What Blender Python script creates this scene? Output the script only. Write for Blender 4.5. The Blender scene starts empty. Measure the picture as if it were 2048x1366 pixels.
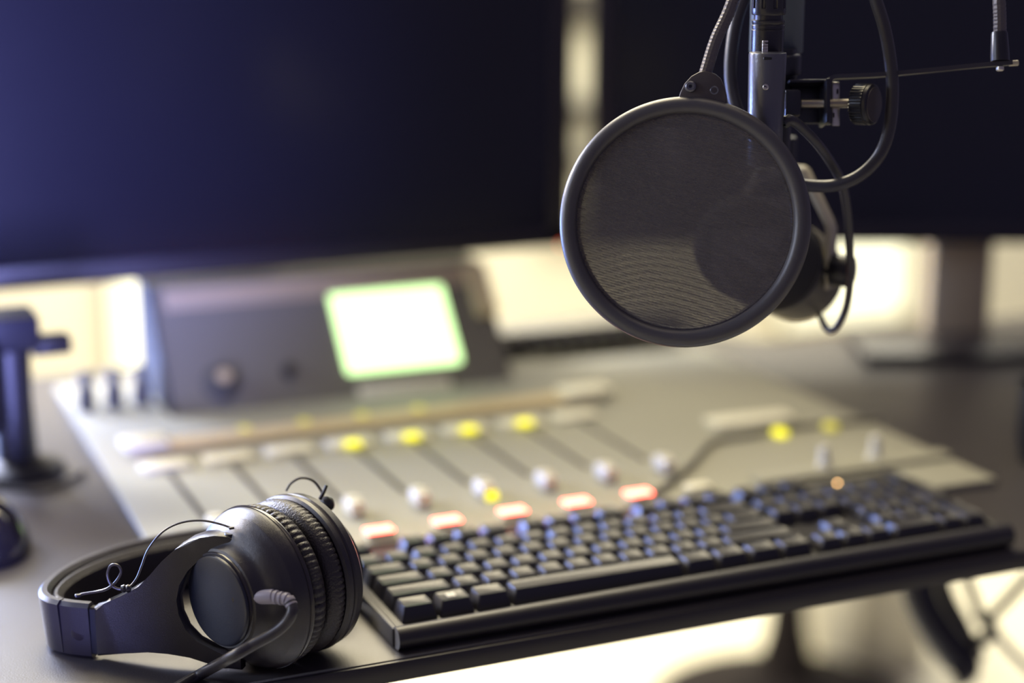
import bpy, bmesh, math, random
from mathutils import Vector, Matrix
random.seed(4)
SC = bpy.context.scene
COL = SC.collection
V = Vector

# ------------------------------------------------------------------ camera
# desk top is z = 0, the desk runs along X, its depth along +Y
PITCH, YAW, CAM_H, FPX = math.radians(13.66), math.radians(23.33), 0.415, 3500.0
FW = V((math.sin(YAW)*math.cos(PITCH), math.cos(YAW)*math.cos(PITCH), -math.sin(PITCH)))
RT = V((math.cos(YAW), -math.sin(YAW), 0))
UP = RT.cross(FW)
CAM = V((0, 0, CAM_H))
cd = bpy.data.cameras.new('camera'); cam = bpy.data.objects.new('camera', cd); COL.objects.link(cam)
cd.sensor_width = 36; cd.lens = FPX/2048*36
cd.clip_start = 0.02; cd.clip_end = 50
cd.dof.use_dof = True; cd.dof.focus_distance = 0.975; cd.dof.aperture_fstop = 2.0
cam.matrix_world = Matrix(((RT.x, UP.x, -FW.x, CAM.x), (RT.y, UP.y, -FW.y, CAM.y), (RT.z, UP.z, -FW.z, CAM.z), (0, 0, 0, 1)))
SC.camera = cam

def at(px, py, d):
    """a point of the place seen at a pixel of the photograph, d metres deep"""
    return CAM + (RT*((px-1024)/FPX) - UP*((py-683)/FPX) + FW)*d
def on_z(px, py, z=0.0):
    r = RT*((px-1024)/FPX) - UP*((py-683)/FPX) + FW
    return CAM + r*((z-CAM_H)/r.z)

# ------------------------------------------------------------------ light and exposure
SC.view_settings.view_transform = 'Standard'; SC.view_settings.look = 'None'
SC.view_settings.exposure = 0; SC.view_settings.gamma = 1
SC.view_settings.use_curve_mapping = False
w = bpy.data.worlds.new('world'); SC.world = w; w.use_nodes = True
bg = w.node_tree.nodes['Background']
bg.inputs[0].default_value = (0.29, 0.26, 0.46, 1); bg.inputs[1].default_value = 0.36

def area(name, loc, target, size, power, color, size_y=None, spread=None):
    l = bpy.data.lights.new(name, 'AREA'); l.energy = power; l.color = color
    l.shape = 'RECTANGLE'; l.size = size; l.size_y = size_y or size
    if spread: l.spread = math.radians(spread)
    o = bpy.data.objects.new(name, l); COL.objects.link(o); o.location = loc
    o.rotation_euler = (V(target)-V(loc)).to_track_quat('-Z', 'Y').to_euler()
    return o
area('window_daylight_side', (-1.3, 1.45, 0.85), (0.35, 0.95, 0.05), 0.6, 17, (0.62, 0.72, 1.0), 0.8)
area('window_daylight_far', (-0.28, 2.5, 0.80), (0.20, 0.95, 0.05), 0.5, 17, (0.62, 0.70, 1.0), 0.5, 100)  # added cool light for highlights on the headphone tops; no window stands here
area('ceiling_light_front', (0.7, 0.9, 1.7), (0.6, 1.1, 0), 0.8, 3.0, (1.0, 0.84, 0.60))
area('ceiling_light_desk', (0.75, 2.2, 1.35), (0.6, 1.15, 0), 1.0, 20, (1.0, 0.84, 0.50), 0.5)
area('warm_lamp_left', (-0.55, 2.35, 0.75), (0.15, 1.1, 0.0), 0.5, 9, (1.0, 0.84, 0.55), 0.4, 110)  # added low fill without a fixture, warms the left of desk and console
area('ceiling_light_console', (0.45, 1.85, 1.9), (0.5, 1.2, 0), 0.8, 27, (1.0, 0.87, 0.58), 0.6)  # extra fill added to brighten the console where the monitors block light
area('ceiling_light_back', (1.2, 2.9, 1.6), (1.2, 3.1, -0.74), 2.4, 110, (1.0, 0.94, 0.76), 1.4)
area('blue_desk_lamp', (-0.11, 0.60, 0.13), (0.10, 1.5, 0.24), 0.12, 4.6, (0.36, 0.38, 1.0), 0.42, 50)  # added light just out of view, makes the blue glow on the left screen
area('blue_floor_lamp', (-0.38, 2.10, 0.10), (0.5, 0.95, 0.03), 0.45, 7.5, (0.24, 0.38, 1.0), 0.28, 90)  # added unseen blue light that tints the left sides of the keycaps

# ------------------------------------------------------------------ materials
def mat(name, col, rough=0.5, metal=0.0, spec=0.5, bump=0.0, bscale=400, emit=None, estr=1.0, coat=0.0, vary=0.0, vscale=8, sheen=0.0):
    m = bpy.data.materials.new(name); m.use_nodes = True
    nt = m.node_tree; b = nt.nodes['Principled BSDF']
    b.inputs['Base Color'].default_value = (*col, 1); b.inputs['Roughness'].default_value = rough
    b.inputs['Metallic'].default_value = metal; b.inputs['Specular IOR Level'].default_value = spec
    b.inputs['Coat Weight'].default_value = coat; b.inputs['Coat Roughness'].default_value = 0.15
    b.inputs['Sheen Weight'].default_value = sheen
    if emit:
        b.inputs['Emission Color'].default_value = (*emit, 1); b.inputs['Emission Strength'].default_value = estr
    tc = nt.nodes.new('ShaderNodeTexCoord')
    if bump:
        n = nt.nodes.new('ShaderNodeTexNoise'); n.inputs['Scale'].default_value = bscale; n.inputs['Detail'].default_value = 3
        bn = nt.nodes.new('ShaderNodeBump'); bn.inputs['Strength'].default_value = bump; bn.inputs['Distance'].default_value = 0.001
        nt.links.new(tc.outputs['Object'], n.inputs['Vector']); nt.links.new(n.outputs['Fac'], bn.inputs['Height'])
        nt.links.new(bn.outputs['Normal'], b.inputs['Normal'])
    if vary:
        n = nt.nodes.new('ShaderNodeTexNoise'); n.inputs['Scale'].default_value = vscale; n.inputs['Detail'].default_value = 4
        r = nt.nodes.new('ShaderNodeMapRange'); r.inputs['To Min'].default_value = max(0.02, rough-vary); r.inputs['To Max'].default_value = rough+vary
        nt.links.new(tc.outputs['Object'], n.inputs['Vector']); nt.links.new(n.outputs['Fac'], r.inputs['Value'])
        nt.links.new(r.outputs['Result'], b.inputs['Roughness'])
    return m

M = dict(
 desk=mat('dark_laminate', (0.055, 0.049, 0.050), 0.38, spec=0.5, bump=0.15, bscale=900, vary=0.05),
 edge=mat('desk_edging', (0.018, 0.015, 0.018), 0.35, vary=0.04),
 floor=mat('cream_floor', (0.86, 0.82, 0.66), 0.5, vary=0.1),
 wall=mat('cream_wall', (0.80, 0.76, 0.62), 0.8, bump=0.1, bscale=60),
 winlight=mat('lit_window_pane', (0.8, 0.8, 0.7), 0.5, emit=(1.25, 1.22, 0.85), estr=1.0),
 frame=mat('window_frame', (0.36, 0.31, 0.24), 0.5, vary=0.05),
 greyframe=mat('grey_window_frame', (0.05, 0.045, 0.04), 0.5, vary=0.05),
 screen=mat('monitor_glass', (0.008, 0.008, 0.016), 0.21, spec=0.5, vary=0.02),
 bezel=mat('monitor_bezel', (0.016, 0.013, 0.022), 0.38, vary=0.04),
 phone=mat('headphone_plastic', (0.016, 0.013, 0.019), 0.29, spec=0.6, bump=0.25, bscale=2500, vary=0.03),
 phone_gloss=mat('headphone_ring', (0.02, 0.016, 0.02), 0.22, spec=0.6, vary=0.03),
 cap=mat('ear_cap_blue', (0.010, 0.012, 0.028), 0.30, spec=0.6, bump=0.1, bscale=1500),
 leather=mat('leatherette', (0.020, 0.016, 0.020), 0.42, spec=0.5, bump=0.5, bscale=900),
 foam=mat('foam', (0.010, 0.009, 0.013), 0.95, bump=0.8, bscale=1200),
 cable=mat('rubber_cable', (0.030, 0.027, 0.034), 0.38, spec=0.5, vary=0.04),
 wire=mat('thin_wire', (0.035, 0.028, 0.030), 0.35, spec=0.6, vary=0.04),
 plug=mat('grey_plug', (0.30, 0.28, 0.34), 0.38, vary=0.04),
 gap=mat('black_gap', (0.004, 0.004, 0.008), 0.6, vary=0.02),
 kcase=mat('keyboard_case', (0.017, 0.015, 0.020), 0.42, bump=0.1, bscale=1500, vary=0.04),
 key=mat('keycap_plastic', (0.020, 0.018, 0.024), 0.36, spec=0.65, bump=0.1, bscale=1500, vary=0.04),
 legend=mat('legend_print', (0.75, 0.72, 0.62), 0.4, vary=0.02),
 console=mat('console_grey', (0.37, 0.36, 0.285), 0.62, spec=0.25, bump=0.05, bscale=500, vary=0.05),
 console_d=mat('console_dark_grey', (0.19, 0.18, 0.145), 0.45, vary=0.05),
 strip=mat('console_tan_strip', (0.66, 0.54, 0.32), 0.6, spec=0.25, vary=0.05),
 cream=mat('cream_plastic', (0.88, 0.85, 0.66), 0.5, vary=0.05),
 white=mat('white_knob', (0.85, 0.83, 0.70), 0.35, vary=0.05),
 slot=mat('slot_dark', (0.035, 0.033, 0.035), 0.6, vary=0.03),
 knob=mat('dark_knob', (0.10, 0.098, 0.09), 0.5, vary=0.05),
 red=mat('red_lit_button', (0.5, 0.05, 0.04), 0.4, emit=(6.5, 0.80, 0.55), estr=2.0),
 redled=mat('red_power_light', (0.4, 0.02, 0.0), 0.4, emit=(3.0, 0.16, 0.01), estr=1.0),
 yellow=mat('yellow_lit_button', (0.6, 0.55, 0.03), 0.4, emit=(0.95, 0.88, 0.02), estr=1.4),
 yellow_off=mat('dim_yellow_light', (0.6, 0.55, 0.15), 0.4, emit=(0.5, 0.45, 0.03), estr=0.8),
 amber=mat('amber_light', (0.6, 0.4, 0.1), 0.4, emit=(9.0, 5.0, 1.9), estr=3.0),
 lcd=mat('lit_display', (0.1, 0.1, 0.1), 0.3, emit=(1.6, 2.4, 1.05), estr=1.0),
 tube=mat('satin_metal_tube', (0.12, 0.12, 0.14), 0.30, metal=0.6, spec=0.6, bump=0.12, bscale=500, vary=0.06, vscale=60),
 teal=mat('boom_arm_paint', (0.10, 0.12, 0.135), 0.5, metal=0.2, vary=0.05),
 xlr=mat('connector_black', (0.035, 0.033, 0.04), 0.28, metal=0.5, spec=0.6, vary=0.06, vscale=60),
 black=mat('black_metal', (0.010, 0.009, 0.014), 0.34, metal=0.0, spec=0.55, vary=0.04),
 silver=mat('silver_metal', (0.62, 0.58, 0.50), 0.32, metal=0.85, vary=0.06, vscale=80),
 beige=mat('yoke_paint', (0.42, 0.38, 0.28), 0.42, metal=0.1, vary=0.04),
 micbody=mat('microphone_paint', (0.15, 0.14, 0.12), 0.42, metal=0.2, vary=0.05),
 neck=mat('gooseneck_steel', (0.13, 0.115, 0.11), 0.30, metal=0.6, vary=0.05),
 ring=mat('filter_hoop', (0.060, 0.056, 0.060), 0.38, spec=0.6, bump=0.1, bscale=1500, vary=0.03),
 bracket=mat('filter_bracket', (0.060, 0.050, 0.050), 0.42, metal=0.3, bump=0.1, bscale=900, vary=0.04),
 pillar=mat('monitor_pillar', (0.50, 0.41, 0.28), 0.4, metal=0.1, vary=0.05),
 pane=mat('frosted_pane', (0.50, 0.48, 0.38), 0.6, vary=0.05),
 grey=mat('grey_cabinet', (0.62, 0.59, 0.50), 0.7, vary=0.05),
 brown=mat('dark_brown', (0.016, 0.012, 0.013), 0.8, spec=0.2, vary=0.05),
 navy=mat('navy_plastic', (0.006, 0.006, 0.014), 0.45, vary=0.04),
 mouse=mat('glossy_black', (0.012, 0.010, 0.014), 0.14, spec=0.7, vary=0.02),
)

# ------------------------------------------------------------------ mesh helpers
ORIG = {}
def obj(name, bm, m, parent=None, smooth=True, angle=40):
    """ONE mesh object; geometry given in world coordinates"""
    me = bpy.data.meshes.new(name)
    bmesh.ops.recalc_face_normals(bm, faces=bm.faces)
    if parent is not None:
        o0 = ORIG[parent.name]; bmesh.ops.translate(bm, verts=bm.verts, vec=-o0)
    bm.to_mesh(me); bm.free(); me.materials.append(m)
    o = bpy.data.objects.new(name, me); COL.objects.link(o)
    if parent is not None:
        o.parent = parent; ORIG[o.name] = ORIG[parent.name]
    else:
        ORIG[o.name] = V((0, 0, 0))
    if smooth:
        me.shade_smooth(); me.set_sharp_from_angle(angle=math.radians(angle))
    return o
def thing(name, label, cat, loc, group=None):
    o = bpy.data.objects.new(name, None); COL.objects.link(o); o.location = loc
    o.empty_display_size = 0.02
    o['label'] = label; o['category'] = cat
    if group: o['group'] = group
    ORIG[o.name] = V(loc); return o
def tag(o, label, cat, group=None, kind=None):
    o['label'] = label; o['category'] = cat
    if group: o['group'] = group
    if kind: o['kind'] = kind
    return o
def struct(o, kind='structure'): o['kind'] = kind; return o

def add(bm, src):
    me = bpy.data.meshes.new('tmp'); src.to_mesh(me); src.free(); bm.from_mesh(me); bpy.data.meshes.remove(me)
def frame(ax, up=(0, 0, 1)):
    """3x3 matrix whose columns are x, y, z; z along ax"""
    z = V(ax).normalized(); u = V(up)
    if abs(z.dot(u)) > 0.98: u = V((1, 0, 0))
    x = u.cross(z).normalized(); y = z.cross(x)
    return Matrix((x, y, z)).transposed()
def box(bm, c, s, bevel=0.0, rot=None, seg=2):
    b = bmesh.new(); bmesh.ops.create_cube(b, size=1)
    bmesh.ops.scale(b, vec=V(s), verts=b.verts)
    if bevel: bmesh.ops.bevel(b, geom=b.edges[:], offset=bevel, segments=seg, profile=0.5, affect='EDGES')
    if rot is not None: bmesh.ops.transform(b, matrix=rot.to_4x4(), verts=b.verts)
    bmesh.ops.translate(b, vec=V(c), verts=b.verts); add(bm, b)
def lathe(bm, prof, origin, axis, seg=64, mod=None, closed=False):
    """prof: list of (radius, height along axis)"""
    R = frame(axis); o = V(origin); rings = []
    for r, h in prof:
        if r < 1e-6: rings.append([bm.verts.new(o + R @ V((0, 0, h)))]); continue
        ring = []
        for i in range(seg):
            t = 2*math.pi*i/seg; rr, hh = (r, h) if mod is None else mod(r, h, t)
            ring.append(bm.verts.new(o + R @ V((rr*math.cos(t), rr*math.sin(t), hh))))
        rings.append(ring)
    pairs = list(zip(rings, rings[1:]))
    if closed: pairs.append((rings[-1], rings[0]))
    for a, b in pairs:
        for i in range(seg):
            j = (i+1) % seg
            if len(a) == 1 and len(b) == 1: continue
            if len(a) == 1: bm.faces.new((a[0], b[j], b[i]))
            elif len(b) == 1: bm.faces.new((a[i], a[j], b[0]))
            else: bm.faces.new((a[i], a[j], b[j], b[i]))
    if not closed:
        for ring in (rings[0], rings[-1]):
            if len(ring) > 2: bm.faces.new(ring)
def spline(pts, n=10):
    P = [V(p) for p in pts]; P = [2*P[0]-P[1]] + P + [2*P[-1]-P[-2]]; out = []
    for i in range(1, len(P)-2):
        a, b, c, d = P[i-1:i+3]
        for k in range(n):
            t = k/n
            out.append(0.5*((2*b) + (c-a)*t + (2*a-5*b+4*c-d)*t*t + (3*b-a-3*c+d)*t**3))
    out.append(P[-2]); return out
def tube(bm, pts, r, seg=14, smooth=True, n=10, rf=None):
    P = spline(pts, n) if smooth else [V(p) for p in pts]
    T = [(P[min(i+1, len(P)-1)]-P[max(i-1, 0)]).normalized() for i in range(len(P))]
    u = V((0, 0, 1)) if abs(T[0].z) < 0.9 else V((1, 0, 0)); u = (u - T[0]*u.dot(T[0])).normalized(); rings = []
    for i, p in enumerate(P):
        u = (u - T[i]*u.dot(T[i])).normalized(); v = T[i].cross(u)
        rr = rf(i/(len(P)-1)) if rf else r
        rings.append([bm.verts.new(p + (u*math.cos(2*math.pi*k/seg) + v*math.sin(2*math.pi*k/seg))*rr) for k in range(seg)])
    for a, b in zip(rings, rings[1:]):
        for k in range(seg): bm.faces.new((a[k], a[(k+1) % seg], b[(k+1) % seg], b[k]))
    bm.faces.new(rings[0]); bm.faces.new(rings[-1])
def prism(bm, pts2, o, ux, uy, t, bevel=0.0):
    """outline pts2 in plane (o, ux, uy), thickness t along ux x uy, centred"""
    b = bmesh.new(); ux, uy, o = V(ux).normalized(), V(uy).normalized(), V(o); n = ux.cross(uy)
    lo = [b.verts.new(o + ux*x + uy*y - n*t/2) for x, y in pts2]
    hi = [b.verts.new(o + ux*x + uy*y + n*t/2) for x, y in pts2]
    f1 = b.faces.new(lo[::-1]); f2 = b.faces.new(hi)
    for i in range(len(lo)):
        j = (i+1) % len(lo); b.faces.new((lo[i], lo[j], hi[j], hi[i]))
    if bevel:
        es = list(set(list(f1.edges)+list(f2.edges)))
        bmesh.ops.bevel(b, geom=es, offset=bevel, segments=2, profile=0.5, affect='EDGES')
    bmesh.ops.triangulate(b, faces=[f for f in b.faces if len(f.verts) > 4])
    add(bm, b)
def slab(bm, pts, z0, z1, bevel=0.0):
    c = V((0, 0, (z0+z1)/2)); prism(bm, pts, c, (1, 0, 0), (0, 1, 0), z1-z0, bevel)
def sweep(bm, path, h0, h1, t_in, flare=0.0, cap=True, rnd=0.002):
    """upright strap: 2-D path of its outer face, from z h0 to h1, t_in thick towards the left of the path"""
    P = spline([V((x, y, 0)) for x, y in path], 8); n = len(P); rings = []
    for i, p in enumerate(P):
        T = (P[min(i+1, n-1)]-P[max(i-1, 0)]).normalized(); L = V((-T.y, T.x, 0))
        if callable(t_in): t = t_in(i/(n-1))
        else: t = t_in
        a, b = (h0, h1); rn = math.copysign(min(rnd, abs(t)*0.45), t); rz = abs(rn)
        prof = [(0, a+rz), (rn, a), (t-rn, a), (t, a+rz), (t, b-rz), (t-rn, b), (rn, b), (0, b-rz)]
        ring = []
        for d, z in prof:
            q = p + L*(d - flare*(z-a)/(b-a)); ring.append(bm.verts.new((q.x, q.y, z)))
        rings.append(ring)
    for a, b in zip(rings, rings[1:]):
        for k in range(8): bm.faces.new((a[k], a[(k+1) % 8], b[(k+1) % 8], b[k]))
    bm.faces.new(rings[0]); bm.faces.new(rings[-1])

# ================================================================== THE SETTING
FZ = -0.74
b = bmesh.new(); box(b, (1.2, 2.0, FZ-0.02), (7.2, 6.4, 0.04)); struct(obj('floor', b, M['floor'], smooth=False))
b = bmesh.new(); box(b, (1.4, 4.05, 0.6), (6.6, 0.1, 2.68)); struct(obj('wall_back', b, M['wall'], smooth=False))
b = bmesh.new(); box(b, (-1.95, 1.6, 0.6), (0.1, 4.8, 2.68)); struct(obj('wall_left', b, M['wall'], smooth=False))
WY = 3.985   # face of the windows in the back wall
def window(n, x0, x1, z0, z1, bars=(), fw=0.03, pane_m='winlight', fm='frame'):
    b = bmesh.new(); box(b, ((x0+x1)/2, WY+0.005, (z0+z1)/2), (x1-x0, 0.012, z1-z0))
    p = obj('window_%d' % n, b, M[pane_m], smooth=False); struct(p)
    b = bmesh.new(); yy = WY-0.012
    box(b, ((x0+x1)/2, yy, z0), (x1-x0+fw, 0.03, fw)); box(b, ((x0+x1)/2, yy, z1), (x1-x0+fw, 0.03, fw))
    box(b, (x0, yy, (z0+z1)/2), (fw, 0.03, z1-z0)); box(b, (x1, yy, (z0+z1)/2), (fw, 0.03, z1-z0))
    for zc, h in bars: box(b, ((x0+x1)/2, yy, zc), (x1-x0, 0.03, h))
    f = obj('window_frame', b, M[fm], p, smooth=False); return p
window(1, 0.705, 0.865, -0.66, -0.30, fw=0.02)
window(2, 1.80, 2.02, -0.36, 0.60, bars=((0.20, 0.10), (-0.065, 0.055), (-0.185, 0.03)), fw=0.03, pane_m='pane', fm='greyframe')
window(3, 2.50, 2.93, -0.68, -0.42, fw=0.02)

# ================================================================== DESK
t = thing('desk', 'long dark laminate desk carrying the keyboard and the mixing console', 'desk', (0.6, 1.2, 0))
b = bmesh.new()
slab(b, [(-0.7, 0.885), (2.3, 0.885), (2.3, 1.46), (0.92, 1.46), (0.80, 1.62), (-0.7, 1.62)], -0.014, 0.0, 0.002)
obj('desktop', b, M['desk'], t)
b = bmesh.new(); box(b, (0.8, 0.8835, -0.007), (3.0, 0.003, 0.0125), 0.001); obj('edge_band', b, M['edge'], t)
b = bmesh.new(); box(b, (-0.55, 1.25, (FZ-0.014)/2), (0.04, 0.6, -FZ-0.014)); obj('side_panel', b, M['edge'], t)
b = bmesh.new(); box(b, (2.2, 1.17, (FZ-0.014)/2), (0.04, 0.5, -FZ-0.014)); obj('side_panel', b, M['edge'], t)

# ================================================================== KEYBOARD
KX, KY, U = 0.3215, 0.909, 0.01905
kb = thing('keyboard', 'black full-size keyboard lying along the front edge of the desk', 'keyboard', (0.539, 0.968, 0))
b = bmesh.new()
slab(b, [(0.313, 0.8995), (0.752, 0.8995), (0.752, 1.0385), (0.313, 1.0385)], 0.0, 0.0095, 0.0018)
obj('case', b, M['kcase'], kb)
b = bmesh.new()
rail = [(0.313, 0.896, 0.0075), (0.54, 0.8955, 0.0085), (0.752, 0.896, 0.0085)]
tube(b, rail, 0.0075, 20, n=8, rf=lambda s: 0.0068+0.0012*s); obj('front_rail', b, M['kcase'], kb)
b = bmesh.new(); box(b, (0.314, 0.968, 0.0065), (0.004, 0.139, 0.0125), 0.0015); obj('side_rail', b, M['kcase'], kb)
b = bmesh.new(); box(b, (0.751, 0.968, 0.0065), (0.004, 0.139, 0.0125), 0.0015); obj('side_rail', b, M['kcase'], kb)
def keymesh(w, h=1.0, hh=0.0092):
    b = bmesh.new(); bw, bh = w*U-0.0011, h*U-0.0011; tw, th = bw-0.0052, bh-0.0046; oy = 0.0006
    rings = []
    def ring(sx, sy, z, r, oy=0.0, dish=0.0):
        out = []; n = 4
        for cx, cy, a0 in ((1, 1, 0), (-1, 1, 90), (-1, -1, 180), (1, -1, 270)):
            for k in range(n+1):
                a = math.radians(a0+90*k/n)
                out.append(b.verts.new((cx*(sx/2-r)+r*math.cos(a), cy*(sy/2-r)+r*math.sin(a)+oy, z)))
        return out
    rings.append(ring(bw, bh, 0, 0.0012)); rings.append(ring(bw-0.0004, bh-0.0004, 0.0012, 0.0012))
    rings.append(ring(tw+0.0006, th+0.0006, hh-0.0006, 0.0016, oy)); rings.append(ring(tw, th, hh, 0.0016, oy))
    rings.append(ring(tw-0.003, th-0.003, hh-0.0005, 0.0014, oy))
    for p, q in zip(rings, rings[1:]):
        for i in range(len(p)):
            j = (i+1) % len(p); b.faces.new((p[i], p[j], q[j], q[i]))
    b.faces.new(rings[0][::-1]); b.faces.new(rings[-1])
    me = bpy.data.meshes.new('keycap'); bmesh.ops.recalc_face_normals(b, faces=b.faces); b.to_mesh(me); b.free()
    me.materials.append(M['key']); me.shade_smooth(); me.set_sharp_from_angle(angle=math.radians(35)); return me
KM = {}
def key(u, row, w=1.0, h=1.0):
    k = (w, h)
    if k not in KM: KM[k] = keymesh(w, h)
    o = bpy.data.objects.new('keycap', KM[k]); COL.objects.link(o); o.parent = kb
    x = KX + (u+w/2)*U; y = KY + (row+h/2)*U
    o.location = V((x, y, 0.0098)) - V(kb.location); ORIG[o.name] = V((x, y, 0.0098)); return o
keys = []
G = 15.25; NP = 18.33
for row, ws in ((0, (1.25, 1.25, 1.25, 6.25, 1.25, 1.25, 1.25, 1.25)), (1, (2.25,)+(1,)*10+(2.75,)), (2, (1.75,)+(1,)*11+(2.25,)),
                (3, (1.5,)+(1,)*12+(1.5,)), (4, (1,)*13+(2,))):
    u = 0
    for i, ww in enumerate(ws):
        keys.append(key(u, row, ww)); u += ww
for u in (0, 2, 3, 4, 5, 6.5, 7.5, 8.5, 9.5, 11, 12, 13, 14, G, G+1, G+2): key(u, 5.3)
for u, r in ((G, 0), (G+1, 0), (G+2, 0), (G+1, 1), (G, 3), (G+1, 3), (G+2, 3), (G, 4), (G+1, 4), (G+2, 4)): key(u, r)
key(NP, 0, 2); key(NP+2, 0)
for r in (1, 2, 3):
    for c in range(3): key(NP+c, r)
for c in range(4): key(NP+c, 4)
key(NP+3, 0, 1, 2); key(NP+3, 2, 1, 2)
# four-pane mark printed on the second key of the front row
b = bmesh.new(); o = ORIG[keys[1].name]
for dx in (-1, 1):
    for dy in (-1, 1): box(b, o+V((-0.0005+dx*0.0014, 0.0016+dy*0.0014, 0.0089)), (0.0024, 0.0024, 0.0004))
lg = obj('legend', b, M['legend'], None, smooth=False)
lg.data.transform(Matrix.Translation(-o)); lg.parent = keys[1]
b = bmesh.new(); p = on_z(1675, 967, 0.0105); lathe(b, [(0.0007, 0), (0.0007, 0.0006), (0, 0.0008)], p, (0, 0, 1), 12)
L = obj('indicator_light', b, M['amber'], kb); L['label'] = 'glowing amber indicator light above the number keys'

# ================================================================== MIXING CONSOLE
cs = thing('mixing_console', 'light grey broadcast mixing console with red lit buttons and a glowing display', 'mixing console', (0.52, 1.3, 0))
b = bmesh.new(); slab(b, [(0.214, 1.054), (0.770, 1.052), (0.770, 1.004), (0.829, 1.004), (0.829, 1.45), (0.66, 1.455), (0.66, 1.553), (0.224, 1.553)], 0.0, 0.006, 0.002)
obj('console_surface', b, M['console'], cs)
XC = [0.2590+0.0493*i for i in range(8)]
b = bmesh.new(); box(b, (0.445, 1.325, 0.0085), (0.40, 0.030, 0.005), 0.001); obj('upper_strip', b, M['strip'], cs)
for x, ww in ((0.256, 0.034), (0.640, 0.045)):
    b = bmesh.new(); box(b, (x, 1.324, 0.0135), (ww, 0.028, 0.006), 0.001); obj('end_label', b, M['cream'], cs)
for i, x in enumerate(XC):
    b = bmesh.new(); box(b, (x+0.003, 1.276, 0.0078), (0.037, 0.021, 0.0036), 0.0008); obj('channel_label', b, M['cream'], cs)
    b = bmesh.new(); box(b, (x+0.003, 1.205, 0.0062), (0.0045, 0.115, 0.0006)); obj('fader_slot', b, M['slot'], cs)
    fy = 1.116
    b = bmesh.new(); box(b, (x+0.003, fy, 0.0125), (0.011, 0.021, 0.011), 0.0025); box(b, (x+0.003, fy, 0.0185), (0.0112, 0.002, 0.001))
    obj('fader_knob', b, M['white'], cs)
    b = bmesh.new(); box(b, (x+0.004, 1.066, 0.0085), (0.0200, 0.0130, 0.005), 0.0015)
    f = obj('channel_button', b, M['cream'], cs)
    if 2 <= i <= 6:
        f['label'] = 'red lit channel button'
        b = bmesh.new(); box(b, (x+0.004, 1.066, 0.0113), (0.0185, 0.0115, 0.0006)); obj('lit_lens', b, M['red'], f)
    if 3 <= i <= 6:
        b = bmesh.new(); box(b, (x+0.001, 1.262, 0.0115), (0.0125, 0.011, 0.004), 0.0015)
        f = obj('cue_button', b, M['yellow'], cs); f['label'] = 'yellow lit cue button'
for x in (0.34, 0.39, 0.44, 0.49):
    b = bmesh.new(); box(b, (x, 1.335, 0.0118), (0.008, 0.010, 0.002), 0.0005); obj('status_light', b, M['yellow_off'], cs)
b = bmesh.new(); box(b, on_z(982, 990, 0.010), (0.0085, 0.0085, 0.006), 0.001); f = obj('cue_button', b, M['yellow'], cs); f['label'] = 'small yellow lit button beside a fader'
# right section
b = bmesh.new(); box(b, (0.735, 1.205, 0.0085), (0.074, 0.024, 0.005), 0.001, Matrix.Rotation(math.radians(-4), 3, 'Z')); obj('section_label', b, M['cream'], cs)
for px, py, mm in ((1560, 865, 'yellow'), (1661, 853, 'yellow_off')):
    p = on_z(px, py, 0.009); b = bmesh.new(); box(b, p, (0.010, 0.013, 0.006), 0.0025); f = obj('cue_button', b, M[mm], cs); f['label'] = 'round yellow lit button on the right section'
for px, py in ((1648, 930), (1750, 908)):
    p = on_z(px, py, 0.010); p.z = 0.006; b = bmesh.new()
    lathe(b, [(0.0065, 0), (0.006, 0.004), (0.0045, 0.006), (0.004, 0.017), (0.003, 0.019), (0, 0.019)], p, (0, 0, 1), 24); obj('fader_knob', b, M['white'], cs)
b = bmesh.new(); slab(b, [(0.655, 1.056), (0.827, 1.056), (0.827, 1.072), (0.655, 1.072)], 0.006, 0.010, 0.001); obj('arm_rest', b, M['console'], cs)
# knobs at the far left
for i in range(4):
    b = bmesh.new(); x = 0.236+0.0235*i
    lathe(b, [(0.0085, 0), (0.0080, 0.018), (0.0060, 0.020), (0.0055, 0.032), (0.0045, 0.034), (0, 0.034)], (x, 1.462, 0.006), (0, 0, 1), 28); obj('rotary_knob', b, M['knob'], cs)
# meter bridge, leaning back by 50 degrees
BT = math.radians(50); bu = V((0, math.cos(BT), math.sin(BT))); bn = V((0, -math.sin(BT), math.cos(BT)))
BR = Matrix((V((1, 0, 0)), bu, bn)).transposed(); B0 = V((0, 1.42, 0.005))
def bp(x, s, h=0.0): return B0 + V((x, 0, 0)) + bu*s + bn*h
b = bmesh.new()
side = [(1.41, 0.004), (1.49, 0.102), (1.53, 0.102), (1.53, 0.004)]
for x0, x1 in ((0.300, 0.612),):
    prism(b, [(y-1.41, z) for y, z in side], ((x0+x1)/2, 1.41, 0), (0, 1, 0), (0, 0, 1), x1-x0, 0.004)
br = obj('meter_bridge', b, M['console_d'], cs)
b = bmesh.new(); prism(b, [(y-1.41, z) for y, z in side], (0.2985, 1.41, 0), (0, 1, 0), (0, 0, 1), 0.003); obj('side_cheek', b, M['slot'], br)  # dark sheet added so the left side of the bridge looks shaded
br['label'] = 'dark grey housing that leans back behind the faders'
b = bmesh.new(); box(b, bp(0.511, 0.057, 0.0085), (0.108, 0.080, 0.004), 0.003, BR); f = obj('display', b, M['lcd'], br); f['label'] = 'bright white-green glowing display'
b = bmesh.new(); box(b, bp(0.506, -0.004, 0.0085), (0.086, 0.016, 0.004), 0.001, BR); obj('display_label', b, M['cream'], br)
b = bmesh.new(); lathe(b, [(0.017, 0), (0.016, 0.004), (0.011, 0.006), (0.010, 0.014), (0, 0.015)], bp(0.345, 0.022, 0.006), bn, 32); k = obj('monitor_knob', b, M['knob'], br)
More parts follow.
